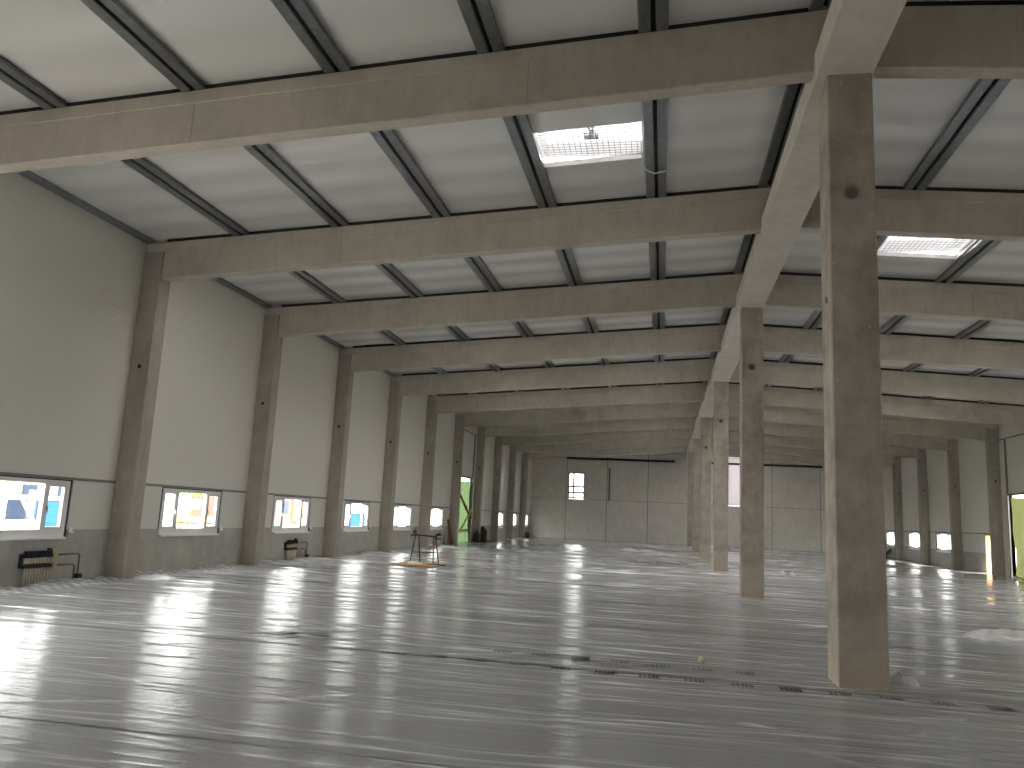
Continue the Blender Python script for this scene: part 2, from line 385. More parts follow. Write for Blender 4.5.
# ------------------------------------------------------------------ end walls
wb = MB(); T = 0.22
bw0, bw1, bz0, bz1 = -8.25, -6.9, 3.62, 5.80      # window in the back wall
def back_panel(x0, x1, z0, z1, topslope=False):
    g = 0.02
    x0 += g; x1 -= g
    if topslope:
        wb.prism([[(x0, y, z0+g), (x1, y, z0+g), (x1, y, zr(x1)+0.05), (x0, y, zr(x0)+0.05)] for y in (YB, YB+T)][::-1])
    else: wb.box(x0, x1, YB, YB+T, z0, z1)
xs = [XL-0.2, -8.47, -4.87, -1.3, 2.2, 5.45, 9.1, 13.0, XR+0.2]
for a, b in zip(xs[:-1], xs[1:]):
    back_panel(a, b, -0.24, 3.52)
    if a < bw0 < b:
        for q in ((a, bw0, 3.52), (bw1, b, 3.52), ): back_panel(q[0]-(0.02 if q[0] == bw1 else 0), q[1]+(0.02 if q[1] == bw0 else 0), 3.52, 8, True)
        wb.box(bw0, bw1, YB, YB+T, 3.54, bz0); wb.prism([[(bw0, y, bz1), (bw1, y, bz1), (bw1, y, zr(bw1)), (bw0, y, zr(bw0))] for y in (YB+T, YB)])
    elif a == 5.45:
        wb.box(5.47, 7.3, YB, YB+T, 3.54, 3.62); back_panel(7.28, b, 3.52, 8, True)
        wb.prism([[(5.47, y, 7.72), (7.3, y, 7.72), (7.3, y, zr(7.3)+0.05), (5.47, y, zr(5.47)+0.05)] for y in (YB+T, YB)])
    else: back_panel(a, b, 3.52, 8, True)
wback = struct(wb.build('wall_back', M_BACKW), 'grey concrete panel end wall at the far end of the hall')
MB().box(XL-0.2, XR+0.2, YB+T, YB+T+0.06, -0.24, 8.6).build('joint_sealant', M_DARKST, wback) if False else None
tag(MB().box(5.47, 7.3, YB-0.006, YB+0.004, 3.60, 7.74).build('light_panel', M_LIGHTP, wback), 'pale translucent panel')
jb = MB()
for x in xs[1:-1]: jb.box(x-0.02, x+0.02, YB+0.05, YB+T, -0.24, zr(x)+0.03)
jb.box(xs[0], bw0-0.01, YB+0.05, YB+T, 3.51, 3.55); jb.box(bw1+0.01, 5.4, YB+0.05, YB+T, 3.51, 3.55); jb.box(7.3, xs[-1], YB+0.05, YB+T, 3.51, 3.55)
tag(jb.build('panel_joints', M_BLACK, wback), 'dark joints between the panels')
m = MB()
m.prism([[(x, y, -0.24) for x, y in ((XL-0.2, YN), (XR+0.2, YN), (XR+0.2, YN-0.2), (XL-0.2, YN-0.2))],
         [(x, y, 7.4) for x, y in ((XL-0.2, YN), (XR+0.2, YN), (XR+0.2, YN-0.2), (XL-0.2, YN-0.2))]])
m.prism([[(XL-0.2, y, 7.4), (XR+0.2, y, 7.4), (RX, y, 8.34)] for y in (YN-0.2, YN)])
struct(m.build('wall_front', M_BACKW), 'concrete end wall behind the viewpoint')
# back wall window
m = MB(); yy0, yy1 = YB+0.04, YB+0.12
m.box(bw0, bw1, yy0, yy1, bz0, bz0+0.07); m.box(bw0, bw1, yy0, yy1, bz1-0.07, bz1)
for x in (bw0, bw1-0.07): m.box(x, x+0.07, yy0, yy1, bz0+0.07, bz1-0.07)
m.box(-7.92, -7.76, yy0, yy1, bz0+0.07, bz1-0.07)
for z in (4.00, 4.52, ): m.box(bw0+0.07, bw1-0.07, yy0+0.01, yy1-0.01, z, z+0.17)
bwn = struct(m.build('window_%d' % (wcount[0]+1), mat('pinkish_frame', (0.20, 0.11, 0.10), 0.6)), 'small barred window high in the far concrete wall')
MB().box(bw0+0.05, bw1-0.05, YB+0.075, YB+0.08, bz0+0.05, bz1-0.05).build('pane', M_GLASS, bwn)

# ------------------------------------------------------------------ roof deck with the skylight openings
SKYL_FILL2, SKYL_FILL3 = [], []  # further rows of unseen rooflights, added for fill light
SKYL = [('L', -2.25, -0.45, Yk(0)+2.56, Yk(0)+3.90), ('R', 4.80, 6.62, Yk(1)+2.4, Yk(1)+4.0)]
for k in range(2, 10):                   # unseen rooflights behind the beams, added to brighten the hall
    SKYL.append(('L', -2.25, -0.45, Yk(k)+1.2, Yk(k)+3.1)); SKYL.append(('R', 4.80, 6.62, Yk(k)+1.2, Yk(k)+3.1))
    if k < 5: SKYL_FILL2.append(('L', -6.76, -4.93, Yk(k)+1.2, Yk(k)+3.1)); SKYL_FILL2.append(('R', 9.32, 11.14, Yk(k)+1.2, Yk(k)+3.1))
SKYL.append(('R', 4.80, 6.62, Yk(10)+1.2, Yk(10)+3.1))
for k, a, b in ((0, 0.45, 1.15), (1, 0.45, 1.75)):
    SKYL_FILL2.append(('L', -6.76, -4.93, Yk(k)+a, Yk(k)+b)); SKYL_FILL2.append(('R', 9.32, 11.14, Yk(k)+a, Yk(k)+b))
    SKYL_FILL3.append(('L', -9.1, -7.2, Yk(k)+a, Yk(k)+b))
for k in (-3, -2, -1):  # unseen rooflights behind the viewer, also added for fill light
    if k < -2: SKYL_FILL2.append(('L', -6.76, -4.93, Yk(k)+1.2, Yk(k)+3.1)); SKYL_FILL3.append(('L', -9.1, -7.2, Yk(k)+1.2, Yk(k)+3.1))
    SKYL_FILL3.append(('R', 11.58, 13.43, Yk(k)+1.2, Yk(k)+3.1))
    if k < -2: SKYL.append(('L', -2.25, -0.45, Yk(k)+1.2, Yk(k)+3.1))
def deck():
    mb = MB(); th = 0.10
    for sd_, xa, xb in (('L', XL-0.25, RX), ('R', RX, XR+0.25)):
        def slab(x0, x1, y0, y1):
            mb.add([(x0, y0, zr(x0)), (x1, y0, zr(x1)), (x1, y1, zr(x1)), (x0, y1, zr(x0)),
                    (x0, y0, zr(x0)+th), (x1, y0, zr(x1)+th), (x1, y1, zr(x1)+th), (x0, y1, zr(x0)+th)],
                   [(0, 3, 2, 1), (4, 5, 6, 7), (0, 1, 5, 4), (1, 2, 6, 5), (2, 3, 7, 6), (3, 0, 4, 7)])
        rows = sorted([sorted([h for h in q if h[0] == sd_], key=lambda h: h[3]) for q in (SKYL, SKYL_FILL2, SKYL_FILL3)], key=lambda q: q[0][1])
        x = xa
        for holes in rows:
            hx0, hx1 = holes[0][1], holes[0][2]
            slab(x, hx0, YN-0.2, YB+0.3); x = hx1
            y = YN-0.2
            for h in holes: slab(hx0, hx1, y, h[3]); y = h[4]
            slab(hx0, hx1, y, YB+0.3)
        slab(x, xb, YN-0.2, YB+0.3)
    return mb
struct(deck().build('ceiling', M_DECK), 'white steel roof deck seen from below')
# skylights
def make_skylight(x0, x1, y0, y1, first):
    cx, cy_ = (x0+x1)/2, (y0+y1)/2
    lab = {0: 'bright rooflight with wire mesh left of the centre girder', 1: 'bright rooflight with wire mesh right of the nearest centre column'}
    z = zr(cx)
    root = empty('skylight', (cx, cy_, z), lab.get(first, 'unseen rooflight added between the roof beams to brighten the hall'), 'skylight', 'rooflights in the roof deck')
    up = MB(); t = 0.06; hx, hy = (x1-x0)/2, (y1-y0)/2
    def sz(x): return zr(cx+x)-z
    for a, b, c, d in ((-hx-t, -hx+0.001, -hy-t, hy+t), (hx, hx+t, -hy-t, hy+t), (-hx, hx, -hy-t, -hy), (-hx, hx, hy, hy+t)):
        up.box(a, b, c, d, max(sz(a), sz(b))+0.10 if False else 0.07+max(sz(a), sz(b)), 0.42)
    up.build('upstand', M_WHITE, root)
    dm = MB(); n = 12
    u = np.linspace(-1, 1, n+1); X, Y = np.meshgrid(u, u, indexing='ij')
    Z = 0.43+0.22*(1-np.abs(X)**2.5)*(1-np.abs(Y)**2.5)
    dm.grid((u*(hx+t)), (u*(hy+t)), Z); dm.build('dome', M_OPAL_DIM if first in (0, 1) else M_OPAL, root, smooth=True)
    ms = MB(); r = 0.0038; zz = 0.14
    for i in range(1, 18):
        x = -hx+2*hx*i/18; ms.beam_between((x, -hy, zz), (x, hy, zz), 2*r, 2*r)
    for i in range(1, 14):
        y = -hy+2*hy*i/14; ms.beam_between((-hx, y, zz), (hx, y, zz), 2*r, 2*r)
    ms.build('safety_mesh', M_STEEL, root)
    if first in (0, 1):
        op = MB(); op.box(-0.05, 0.05, -hy, -hy+0.16, 0.20, 0.30); op.tube([(-0.04, -hy+0.08, 0.2), (-0.03, -hy+0.35, 0.22), (-0.01, -hy+0.75, 0.30)], 0.022)
        op.tube([(0.05, -hy+0.08, 0.2), (0.05, -hy+0.35, 0.22), (0.03, -hy+0.75, 0.30)], 0.022); op.tube([(-0.13, -hy+0.82, 0.27), (0.13, -hy+0.82, 0.27)], 0.07, 12)
        op.build('opening_motor', M_WHITE, root)
    if first == 0:
        cb = MB(); ex = (0.86, 0.64-0.0)
        cb.tube([(hx-0.03, hy-0.5, 0.12), (hx-0.02, hy-0.05, 0.02), (hx-0.01, hy+0.03, -0.03), (hx+0.06, hy+0.12, -0.13), (hx+0.20, hy+0.13, -0.19), (hx+0.40, hy+0.08, -0.17)], 0.012, 6)
        cb.build('cable', M_WHITE, root, smooth=True)
for i, h in enumerate(SKYL+SKYL_FILL2+SKYL_FILL3): make_skylight(*h[1:], i)

# ------------------------------------------------------------------ roof beams
def roof_beam(k, side):
    y0, y1 = Yk(k)+0.02, Yk(k)+0.31; c = 0.015; led = 0.014; top = DK
    mb = MB()
    def ring(x, zb, full=True):
        zt = zr(x)-top; zl = zr(x)-DK-0.19
        if full:
            pr = [(y0+led+c, zb), (y1-led-c, zb), (y1-led, zb+c), (y1-led, zl-0.012), (y1, zl), (y1, zt), (y0, zt), (y0, zl), (y0+led, zl-0.012), (y0+led, zb+c)]
        return [(x, y, z) for y, z in pr]
    xe = -11.095 if side < 0 else 15.835
    xg = GX0-0.012 if side < 0 else GX1+0.012
    a, b = sorted((xe, xg))
    mb.prism([ring(a, zs(a)), ring(b, zs(b))])
    # nib resting on the girder
    g0, g1 = sorted((xg, RX-0.006 if side < 0 else RX+0.006))
    mb.prism([[(x, y0, 7.722), (x, y1, 7.722), (x, y1, zr(x)-top), (x, y0, zr(x)-top)] for x in (g0, g1)])
    # nib resting on the column head
    n0, n1 = sorted((xe, (XL+0.02) if side < 0 else (XR-0.02)))
    mb.prism([[(x, y0, 7.19 if side < 0 else 7.17), (x, y1, 7.19 if side < 0 else 7.17), (x, y1, zr(x)-top), (x, y0, zr(x)-top)] for x in (n0, n1)])
    sn = 'left' if side < 0 else 'right'
    i = k+1
    lab = ('long concrete roof beam %s of the centre girder, nearest to the viewer' % sn) if k == 0 else \
          ('concrete roof beam overhead, %s side, nearer than the nearest one shown' % sn) if k < 0 else \
          ('grey concrete roof beam on the %s side, %s counting away from the viewer' % (sn, ORD[k]))
    o = mb.build('roof_beam', M_BEAM); tag(o, lab, 'beam', 'concrete roof beams, %s side' % sn)
    st = MB(); st.prism([[(x, y0+0.03, zr(x)-top), (x, y1-0.03, zr(x)-top), (x, y1-0.03, zr(x)-0.002), (x, y0+0.03, zr(x)-0.002)] for x in (a+0.01, b-0.01)])  # black strip paints the shade in the gap under the deck
    tag(st.build('gap_shade_strip', M_BLACK, o), 'black strip painting the shaded gap along the top')
    if k in (0, 1, 2, 3):
        sl = MB()
        for x in ((-6.9, -1.9) if side < 0 else (7.5, )):
            sl.box(x-0.004, x+0.004, y0+led-0.003, y0+led+0.004, zs(x)+0.03, zr(x)-DK-0.21)
        sl.build('form_seam', M_SEAM, o)
for k in range(-1, 11):
    for side in (-1, 1): roof_beam(k, side)

# ------------------------------------------------------------------ centre girders and columns
def socket(mb_parent, loc, axis, r=0.055, ring=True):
    m = MB(); n = 16
    def P(a, rad, d):
        q = (math.cos(a)*rad, math.sin(a)*rad)
        if axis == 'y': return (loc[0]+q[0], loc[1]-d, loc[2]+q[1])
        return (loc[0]-d, loc[1]+q[0], loc[2]+q[1])
    prof = [(r*1.25, -0.004), (r*1.2, 0.012), (r, 0.014), (r*0.92, 0.0), (r*0.85, 0.003)] if ring else [(r, 0.004), (r*0.5, 0.006)]
    rings = [[P(2*math.pi*j/n, a, d) for j in range(n)] for a, d in prof]
    m.prism(rings)
    return m
spans = [(-3, -2), (-2, 0), (0, 2), (2, 4), (4, 6), (6, 8), (8, 10), (10, 11)]
for i, (a, b) in enumerate(spans):
    y0 = Yk(a)+0.285; y1 = Yk(b)+0.285 if b < 11 else YB
    if a == -3: y0 = YN
    y0 += 0.004; y1 -= 0.004; c = 0.015
    mb = MB()
    sec = [(GX0+c, GZ), (GX1-c, GZ), (GX1, GZ+c), (GX1, 7.715), (GX0, 7.715), (GX0, GZ+c)]
    mb.prism([[(x, y1, z) for x, z in sec], [(x, y0, z) for x, z in sec]])
    where = ['behind the viewer', 'overhead, running to the nearest centre column', 'between the first and second centre columns', 'between the second and third centre columns',
             'between the third and fourth centre columns', 'between the fourth and fifth centre columns', 'between the fifth and sixth centre columns', 'from the sixth centre column to the far wall'][i]
    if i == 0: where = 'over the space behind the nearest one'
    tag(mb.build('girder', M_GIRD), 'pale concrete ridge girder '+where, 'girder', 'ridge girders on the centre columns')
for i, k in enumerate((-2, 0, 2, 4, 6, 8, 10)):
    y0 = Yk(k); y1 = y0+0.57
    mb = MB().chbox(1.944, 2.481, y0, y1, -0.03, GZ)
    lab = ['concrete centre column behind the viewer', 'largest grey concrete column in the right foreground with white specks',
           'second concrete centre column from the viewer, with a round socket near its top', 'third concrete centre column from the viewer, lit along its left edge',
           'fourth concrete centre column from the viewer, greenish grey', 'fifth concrete centre column from the viewer, mostly behind the fourth', 'sixth concrete centre column, the farthest thin one by the far wall'][i]
    o = mb.build('centre_column', M_MID, origin=(2.21, y0, 0)); tag(o, lab, 'column', 'columns under the ridge girder')
    if k >= 0 and k <= 6:
        s = socket(None, (-0.02, 0, 5.80), 'y', 0.065); s.build('socket', M_BROWN if k else M_DARKST, o, smooth=True)
        if k == 0:
            s = socket(None, (-0.266, 0.26, 4.52), 'x', 0.035); s.build('socket', M_DARKST, o, smooth=True)

# ------------------------------------------------------------------ wall columns
def wall_col(k, side):
    y0 = Yk(k); y1 = y0+0.40
    x0, x1 = (XL+0.0, -11.11) if side < 0 else (15.85, XR)
    mb = MB()
    # head: full height beside the beam end, corbel shelf under the beam
    ztop = 7.18 if side < 0 else 7.16
    xe = (x0, x1)
    mb.chbox(x0, x1, y0, y1, -0.03, ztop)
    xo = (x1 if side < 0 else x0)
    lo = zs(xo)-0.012
    sh = MB()
    sn = 'left' if side < 0 else 'right'
    nn = k if side < 0 else k
    if side < 0: lab = 'concrete wall column on the left side, %s counting from the left picture edge' % ORD[k-1]
    else: lab = 'concrete wall column on the right side, %s counting from the right picture edge' % ORD[k-6] if k >= 6 else 'concrete wall column on the right side, outside the picture'
    o = mb.build('wall_column', M_COL, origin=((x0+x1)/2, y0, 0)); tag(o, lab, 'column', 'concrete columns along the %s wall' % sn)
    s = socket(None, (0, 0, 4.56), 'y', 0.05, False); s.build('socket', M_BLACK, o)
for k in range(1, 11): wall_col(k, -1)
for k in range(5, 11): wall_col(k, 1)

# ------------------------------------------------------------------ purlins: pairs of steel channels with the slot's shade painted black
XP_L = [-9.26, -6.94, -4.68, -2.44, -0.23]; XP_R = [4.58, 6.84, 9.1, 11.36, 13.65]
def purlin_mesh(L, half=None):
    mb = MB(); h = DK-0.003; t = 0.004
    def chan(x0, x1, lipside):
        # bottom flange with turned-up lips, seen from below
        c = 0.012
        pr = [(x0, -0.04), (x0+c, -h), (x1-c, -h), (x1, -h+c), (x1, -0.005), (x1-0.008, -0.005), (x1-0.008, -h+0.01), (x0+c, -h+0.008), (x0+0.008, -0.04)]
        if lipside < 0: pr = [(x0+x1-a, b) for a, b in pr][::-1]
        mb.prism([[(a, 0, b) for a, b in pr], [(a, L, b) for a, b in pr]])
    if half is None:
        chan(-0.20, -0.032, 1); chan(0.032, 0.20, -1)
        mb.box(-0.036, 0.036, 0, L, -0.03, -0.02, 1)
        mb.box(-0.185, -0.165, 0, L, -0.055, -0.004, 0); mb.box(0.165, 0.185, 0, L, -0.055, -0.004, 0)
    else:
        chan(-0.09, 0.09, half); mb.box(-0.07, 0.07, 0, L, -0.03, -0.004, 1)
    return mb
PL0 = S-0.31+0.0
me_full = None
def side_word(x): return 'left' if x < RX else 'right'
protos = {}
for k in range(-1, 8):
    ya = Yk(k)+0.315; L = Yk(k+1)+0.015-ya
    bay = 'over the bay behind the nearest pair of beams' if k < 0 else 'between %s and %s beams from the viewer' % (ORD[k], ORD[k+1])
    if k < 0: bay = 'in front of the nearest beam'
    items = [(x, None, '%s line from left wall' % ORD[j+1]) for j, x in enumerate(XP_L)] + \
            [(x, None, '%s line right of girder' % ORD[j+1]) for j, x in enumerate(XP_R)] + \
            [(XL+0.10, 1, 'along left wall'), (1.93, None, 'above left edge of girder'),
             (2.47, None, 'above right edge of girder'), (XR-0.10, -1, 'along right wall')]
    for x, half, line in items:
        key = half
        if key not in protos:
            o = purlin_mesh(L, half).build('purlin', [M_STEEL, M_BLACK]); protos[key] = o
        else:
            o = protos[key].copy(); C.objects.link(o)
        o.location = (x, ya, zr(x))
        o.rotation_euler = (0, -math.atan(SL) if x < RX else math.atan(SR), 0)
        tag(o, 'steel purlin %s, %s' % (line, bay),
            'purlin', 'steel purlins under the roof deck')

# ------------------------------------------------------------------ plastic film on the floor
def film_height(X, Y, ridges, seed):
    Z = np.zeros_like(X); W = np.zeros_like(X)
    r = np.random.default_rng(seed)
    for i in range(10):
        kx, ky = r.uniform(0.15, 0.8), r.uniform(1.0, 5.0); ph = r.uniform(0, 6.28)
        Z += 0.0012/(1+0.3*ky)*np.sin(kx*X+ky*Y+ph+0.8*np.sin(0.37*X+ph))
    for (cx, cy_, ln, sl, curv, amp, wd, milky_glint) in ridges:
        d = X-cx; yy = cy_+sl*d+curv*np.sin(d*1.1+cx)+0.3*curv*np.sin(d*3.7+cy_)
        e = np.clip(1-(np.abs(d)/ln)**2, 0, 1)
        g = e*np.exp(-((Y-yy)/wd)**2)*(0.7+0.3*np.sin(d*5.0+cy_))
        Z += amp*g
        if milky_glint: W = np.maximum(W, milky_glint*g)
    y0_, y1_ = Y.min(), Y.max()
    Z *= 0.12+0.88*np.clip(np.minimum(Y-y0_, y1_-Y-0.2)/0.35, 0, 1)
    # gathered edge against the long walls
    for xw, sg in ((XL+0.05, 1), (XR-0.05, -1)):
        q = np.clip(1-(X-xw)*sg/0.75, 0, 1)
        Z += q**2*(0.055+0.03*np.sin(Y*2.3+1)+0.02*np.sin(Y*7.1)+0.012*np.sin(Y*19+X*9))
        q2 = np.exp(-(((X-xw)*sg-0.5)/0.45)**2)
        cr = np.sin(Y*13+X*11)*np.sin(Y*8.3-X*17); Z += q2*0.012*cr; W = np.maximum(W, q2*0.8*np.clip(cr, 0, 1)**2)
    return Z, W
SW, OV = 4.0, 0.28
edges = [9.86+SW*i for i in range(-2, 16)]
sheet_specs = []
for i, e in enumerate(edges[:-1]): sheet_specs.append((e-OV, edges[i+1]))
sheet_specs[-1] = (sheet_specs[-1][0], YB-0.05)
for si, (ya, yb) in enumerate(sheet_specs):
    r = np.random.default_rng(100+si)
    near = ya < 19; midr = ya < 34
    nx = 420 if near else 260 if midr else 120; ny = 240 if near else 90 if midr else 24
    xs_ = np.linspace(XL+0.0, XR-0.0, nx); ys_ = np.linspace(ya, yb, ny)
    X, Y = np.meshgrid(xs_, ys_, indexing='ij')
    rid = []
    nr = 150 if near else 80 if midr else 24
    for _ in range(nr):
        wd = r.uniform(0.018, 0.04) if near else r.uniform(0.04, 0.09) if midr else r.uniform(0.12, 0.25)
        amp = wd*r.uniform(0.10, 0.40)*(1.8 if r.uniform() < 0.3 else 1.0)
        mk = 0
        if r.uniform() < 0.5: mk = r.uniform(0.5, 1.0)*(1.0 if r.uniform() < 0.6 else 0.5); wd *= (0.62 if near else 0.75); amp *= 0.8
        rid.append((r.uniform(XL, XR), r.uniform(ya, yb), r.uniform(0.6, 5.0)*(1.5 if mk else 1), r.normal(0, 0.06), r.uniform(0, 0.09), amp, wd, mk))
    for _ in range(nr//7):                 # a few folds lie across
        wd = r.uniform(0.03, 0.05) if near else r.uniform(0.05, 0.1) if midr else 0.2
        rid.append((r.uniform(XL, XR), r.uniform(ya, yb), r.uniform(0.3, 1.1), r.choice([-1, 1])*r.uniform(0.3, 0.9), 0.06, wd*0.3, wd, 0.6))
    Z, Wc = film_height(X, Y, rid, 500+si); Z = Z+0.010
    # the later sheet laps over the nearer one
    lap = np.clip((Y-(yb-OV-0.25))/0.25, 0, 1); Z = Z+np.clip(1-(Y-ya-OV)/0.8, 0, 1)*0.003-lap*0.003
    Z[:, 0] += 0.0
    mb = MB().grid(xs_, ys_, Z)
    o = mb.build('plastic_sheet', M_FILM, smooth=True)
    ca = o.data.attributes.new('crease_glint', 'FLOAT', 'POINT'); ca.data.foreach_set('value', np.clip(Wc, 0, 1).astype(np.float32).ravel())
    n_from = len(sheet_specs)-si
    lab = ('strip of plastic floor film, %s strip counting from the bottom of the photo' % ORD[si]) if si < 20 else ''
    if si == 0: lab = 'nearest strip of plastic film along the bottom edge of the photo'
    if si == 1: lab = 'strip of plastic floor film carrying the lower, nearer row of black print'
    if si == 2: lab = 'strip of plastic floor film around the nearest column, carrying the upper row of print'
    if si == len(sheet_specs)-1: lab = 'farthest strip of plastic film against the concrete end wall'
    tag(o, lab, 'plastic sheet', 'strips of plastic film on the floor')
    if si in (1, 2):                       # rows of small black print along the overlapping edges
        for j in range(-10, 9):
            x0 = 0.487*j if si == 2 else 0.87+0.50*j
            yc = 10.17-0.012*x0 if si == 2 else 9.42-0.055*x0
            if si == 2 and (not (-5.2 < x0 < 1.2) or j in (-8, -7, -6, -5)): continue
            if si == 1 and not (-3.8 < x0 < 4.0): continue
            pr = MB(); x = -0.10
            for g in range(5):
                wl = 0.026 if g < 3 else 0.034; hh = 0.085; t_ = 0.02; k_ = (j*7+g*3) % 4
                def bar(a_, b_, c_, d_): pr.box(a_, b_, c_, d_, 0.0, 0.002)
                bar(x, x+t_, -hh, hh)
                if k_ != 0: bar(x, x+wl, hh-0.045, hh)
                if k_ != 1: bar(x, x+wl, -hh, -hh+0.045)
                if k_ in (2, 3): bar(x+wl-t_, x+wl, -hh, hh)
                if k_ in (0, 3): bar(x, x+wl, -0.02, 0.02)
                x += wl+(0.026 if g in (0, 1) else 0.012)
            q = pr.build('printed_mark', M_INK, o)
            ix = int(np.argmin(abs(xs_-x0))); iy = int(np.argmin(abs(ys_-yc)))
            q.location = (x0, yc, float(Z[max(0, ix-3):ix+4, max(0, iy-2):iy+3].max())+0.002)
        tag(o.children[0], 'small black print')

# crumpled clumps of plastic
def crumple(name, loc, sx, sy, sz, seed, label):
    n = 34; mb = MB(); r = np.random.default_rng(seed)
    u = np.linspace(-1, 1, n); X, Y = np.meshgrid(u, u, indexing='ij')
    R = np.sqrt(X**2+Y**2); Z = np.clip(1-R**2, 0, None)**0.7
    off = r.uniform(0, 50)
    nz = np.array([[mnoise.ridged_multi_fractal(Vector((a*2.2+off, b*2.2, off)), 1.0, 2.1, 4, 1.0, 2.0) for b in u] for a in u])
    Z = Z*(0.45+0.28*nz)-0.02
    mb.grid(u*sx, u*sy, Z*sz)
    o = mb.build(name, M_CRUMPLE, smooth=False); o.location = loc
    return tag(o, label, 'plastic')
crumple('crumpled_plastic', (2.74, 10.30, 0.012), 0.20, 0.16, 0.15, 3, 'small crumpled clump of plastic beside the foot of the nearest column')
crumple('crumpled_plastic', (5.95, 15.75, 0.012), 0.70, 0.5, 0.20, 5, 'wide heap of bunched up plastic film at the right picture edge')
crumple('crumpled_plastic', (-10.85, 15.95, 0.012), 0.4, 0.45, 0.09, 8, 'bunched plastic at the foot of the first left wall column')
# pale ball
m = MB(); n = 16
rings = [[(0.028*math.sin(t)*math.cos(2*math.pi*j/n), 0.028*math.sin(t)*math.sin(2*math.pi*j/n), 0.056-0.028-0.028*math.cos(t)+0.0) for j in range(n)] for t in np.linspace(0.05, math.pi-0.05, 10)]
m.prism(rings); m2 = m.build('ball', M_BALL, smooth=True); m2.scale = (1.5, 1.5, 1.6); m2.location = (0.50, 10.52, 0.018)
tag(m2, 'small pale yellow ball on the plastic film, in the middle of the floor', 'ball')

# ------------------------------------------------------------------ work trestle on its board, left part of the floor
TX, TY = -7.62, 25.55
t = empty('work_stand', (TX, TY, 0.03), 'spindly metal work stand on a brown board in the left part of the floor', 'stand')
def legs():
    tops = [(-0.36, -0.14, 1.0), (0.36, -0.14, 0.98), (0.34, 0.16, 0.98), (-0.34, 0.16, 1.0)]
    bots = [(-0.50, -0.28, 0.0), (0.42, -0.26, 0.0), (0.46, 0.34, 0.0), (-0.30, 0.38, 0.0)]
    return tops, bots
tops, bots = legs()
for a, b in zip(tops, bots): MB().tube([a, b], 0.024).build('leg', M_STAND, t, smooth=True)
m = MB(); m.beam_between((-0.47, 0.0, 1.04), (0.44, 0.02, 0.99), 0.09, 0.06); m.beam_between((-0.36, -0.16, 1.0), (-0.36, 0.18, 1.0), 0.05, 0.05); m.beam_between((0.36, -0.16, 0.97), (0.34, 0.18, 0.97), 0.05, 0.05)
m.build('top_rail', M_STAND, t)
m = MB(); m.tube([(-0.44, -0.215, 0.42), (0.39, -0.20, 0.42)], 0.012); m.tube([(-0.32, 0.28, 0.42), (0.41, 0.26, 0.42)], 0.012); m.tube([(-0.44, -0.215, 0.42), (-0.32, 0.28, 0.42)], 0.012)
m.build('stretcher', M_STAND, t); t.scale = (0.86, 0.9, 0.9)
m = MB(); m.box(-0.50, -0.40, -0.08, 0.10, 1.07, 1.20); m.box(-0.60, -0.44, -0.05, 0.07, 0.98, 1.04); m.tube([(-0.45, 0, 1.2), (-0.45, 0, 1.27), (-0.40, 0.02, 1.27)], 0.015); m.build('clamp', M_STAND, t)
m = MB(); m.tube([(0.36, -0.2, 0.96), (0.37, -0.22, 0.75), (0.36, -0.21, 0.5)], 0.028); m.build('hanging_strap', mat('orange_strap', (0.5, 0.2, 0.06), 0.6), t)
o = MB().box(-0.75, 0.6, -0.95, 0.8, 0, 0.03).build('board', M_WOOD); o.location = (TX-0.05, TY-0.1, 0.022); tag(o, 'flat brown board lying under the work stand', 'board')
m = MB(); m.box(-0.30, 0.30, -0.16, 0.16, 0, 0.03); m.box(-0.28, 0.28, -0.14, 0.14, 0.03, 0.034)
o = m.build('cardboard', M_BROWN); o.location = (TX+0.50, TY-0.25, 0.045); o.rotation_euler.z = 0.2; tag(o, 'dark brown flattened cardboard under the right leg of the work stand', 'cardboard')
m = MB(); m.chbox(-0.2, 0.2, -0.12, 0.12, 0, 0.07, 0.02)
o = m.build('white_block', M_WHITE); o.location = (TX-0.2, TY-0.42, 0.045); o.rotation_euler.z = -0.25; tag(o, 'small white block lying on the board under the work stand', 'block')
m = MB(); m.tube([(0, 0, 0.0), (0.5, 0.05, 0.0)], 0.02); o = m.build('stick', M_BROWN); o.location = (TX+0.85, TY-0.1, 0.05); tag(o, 'thin brown stick to the right of the work stand', 'stick')

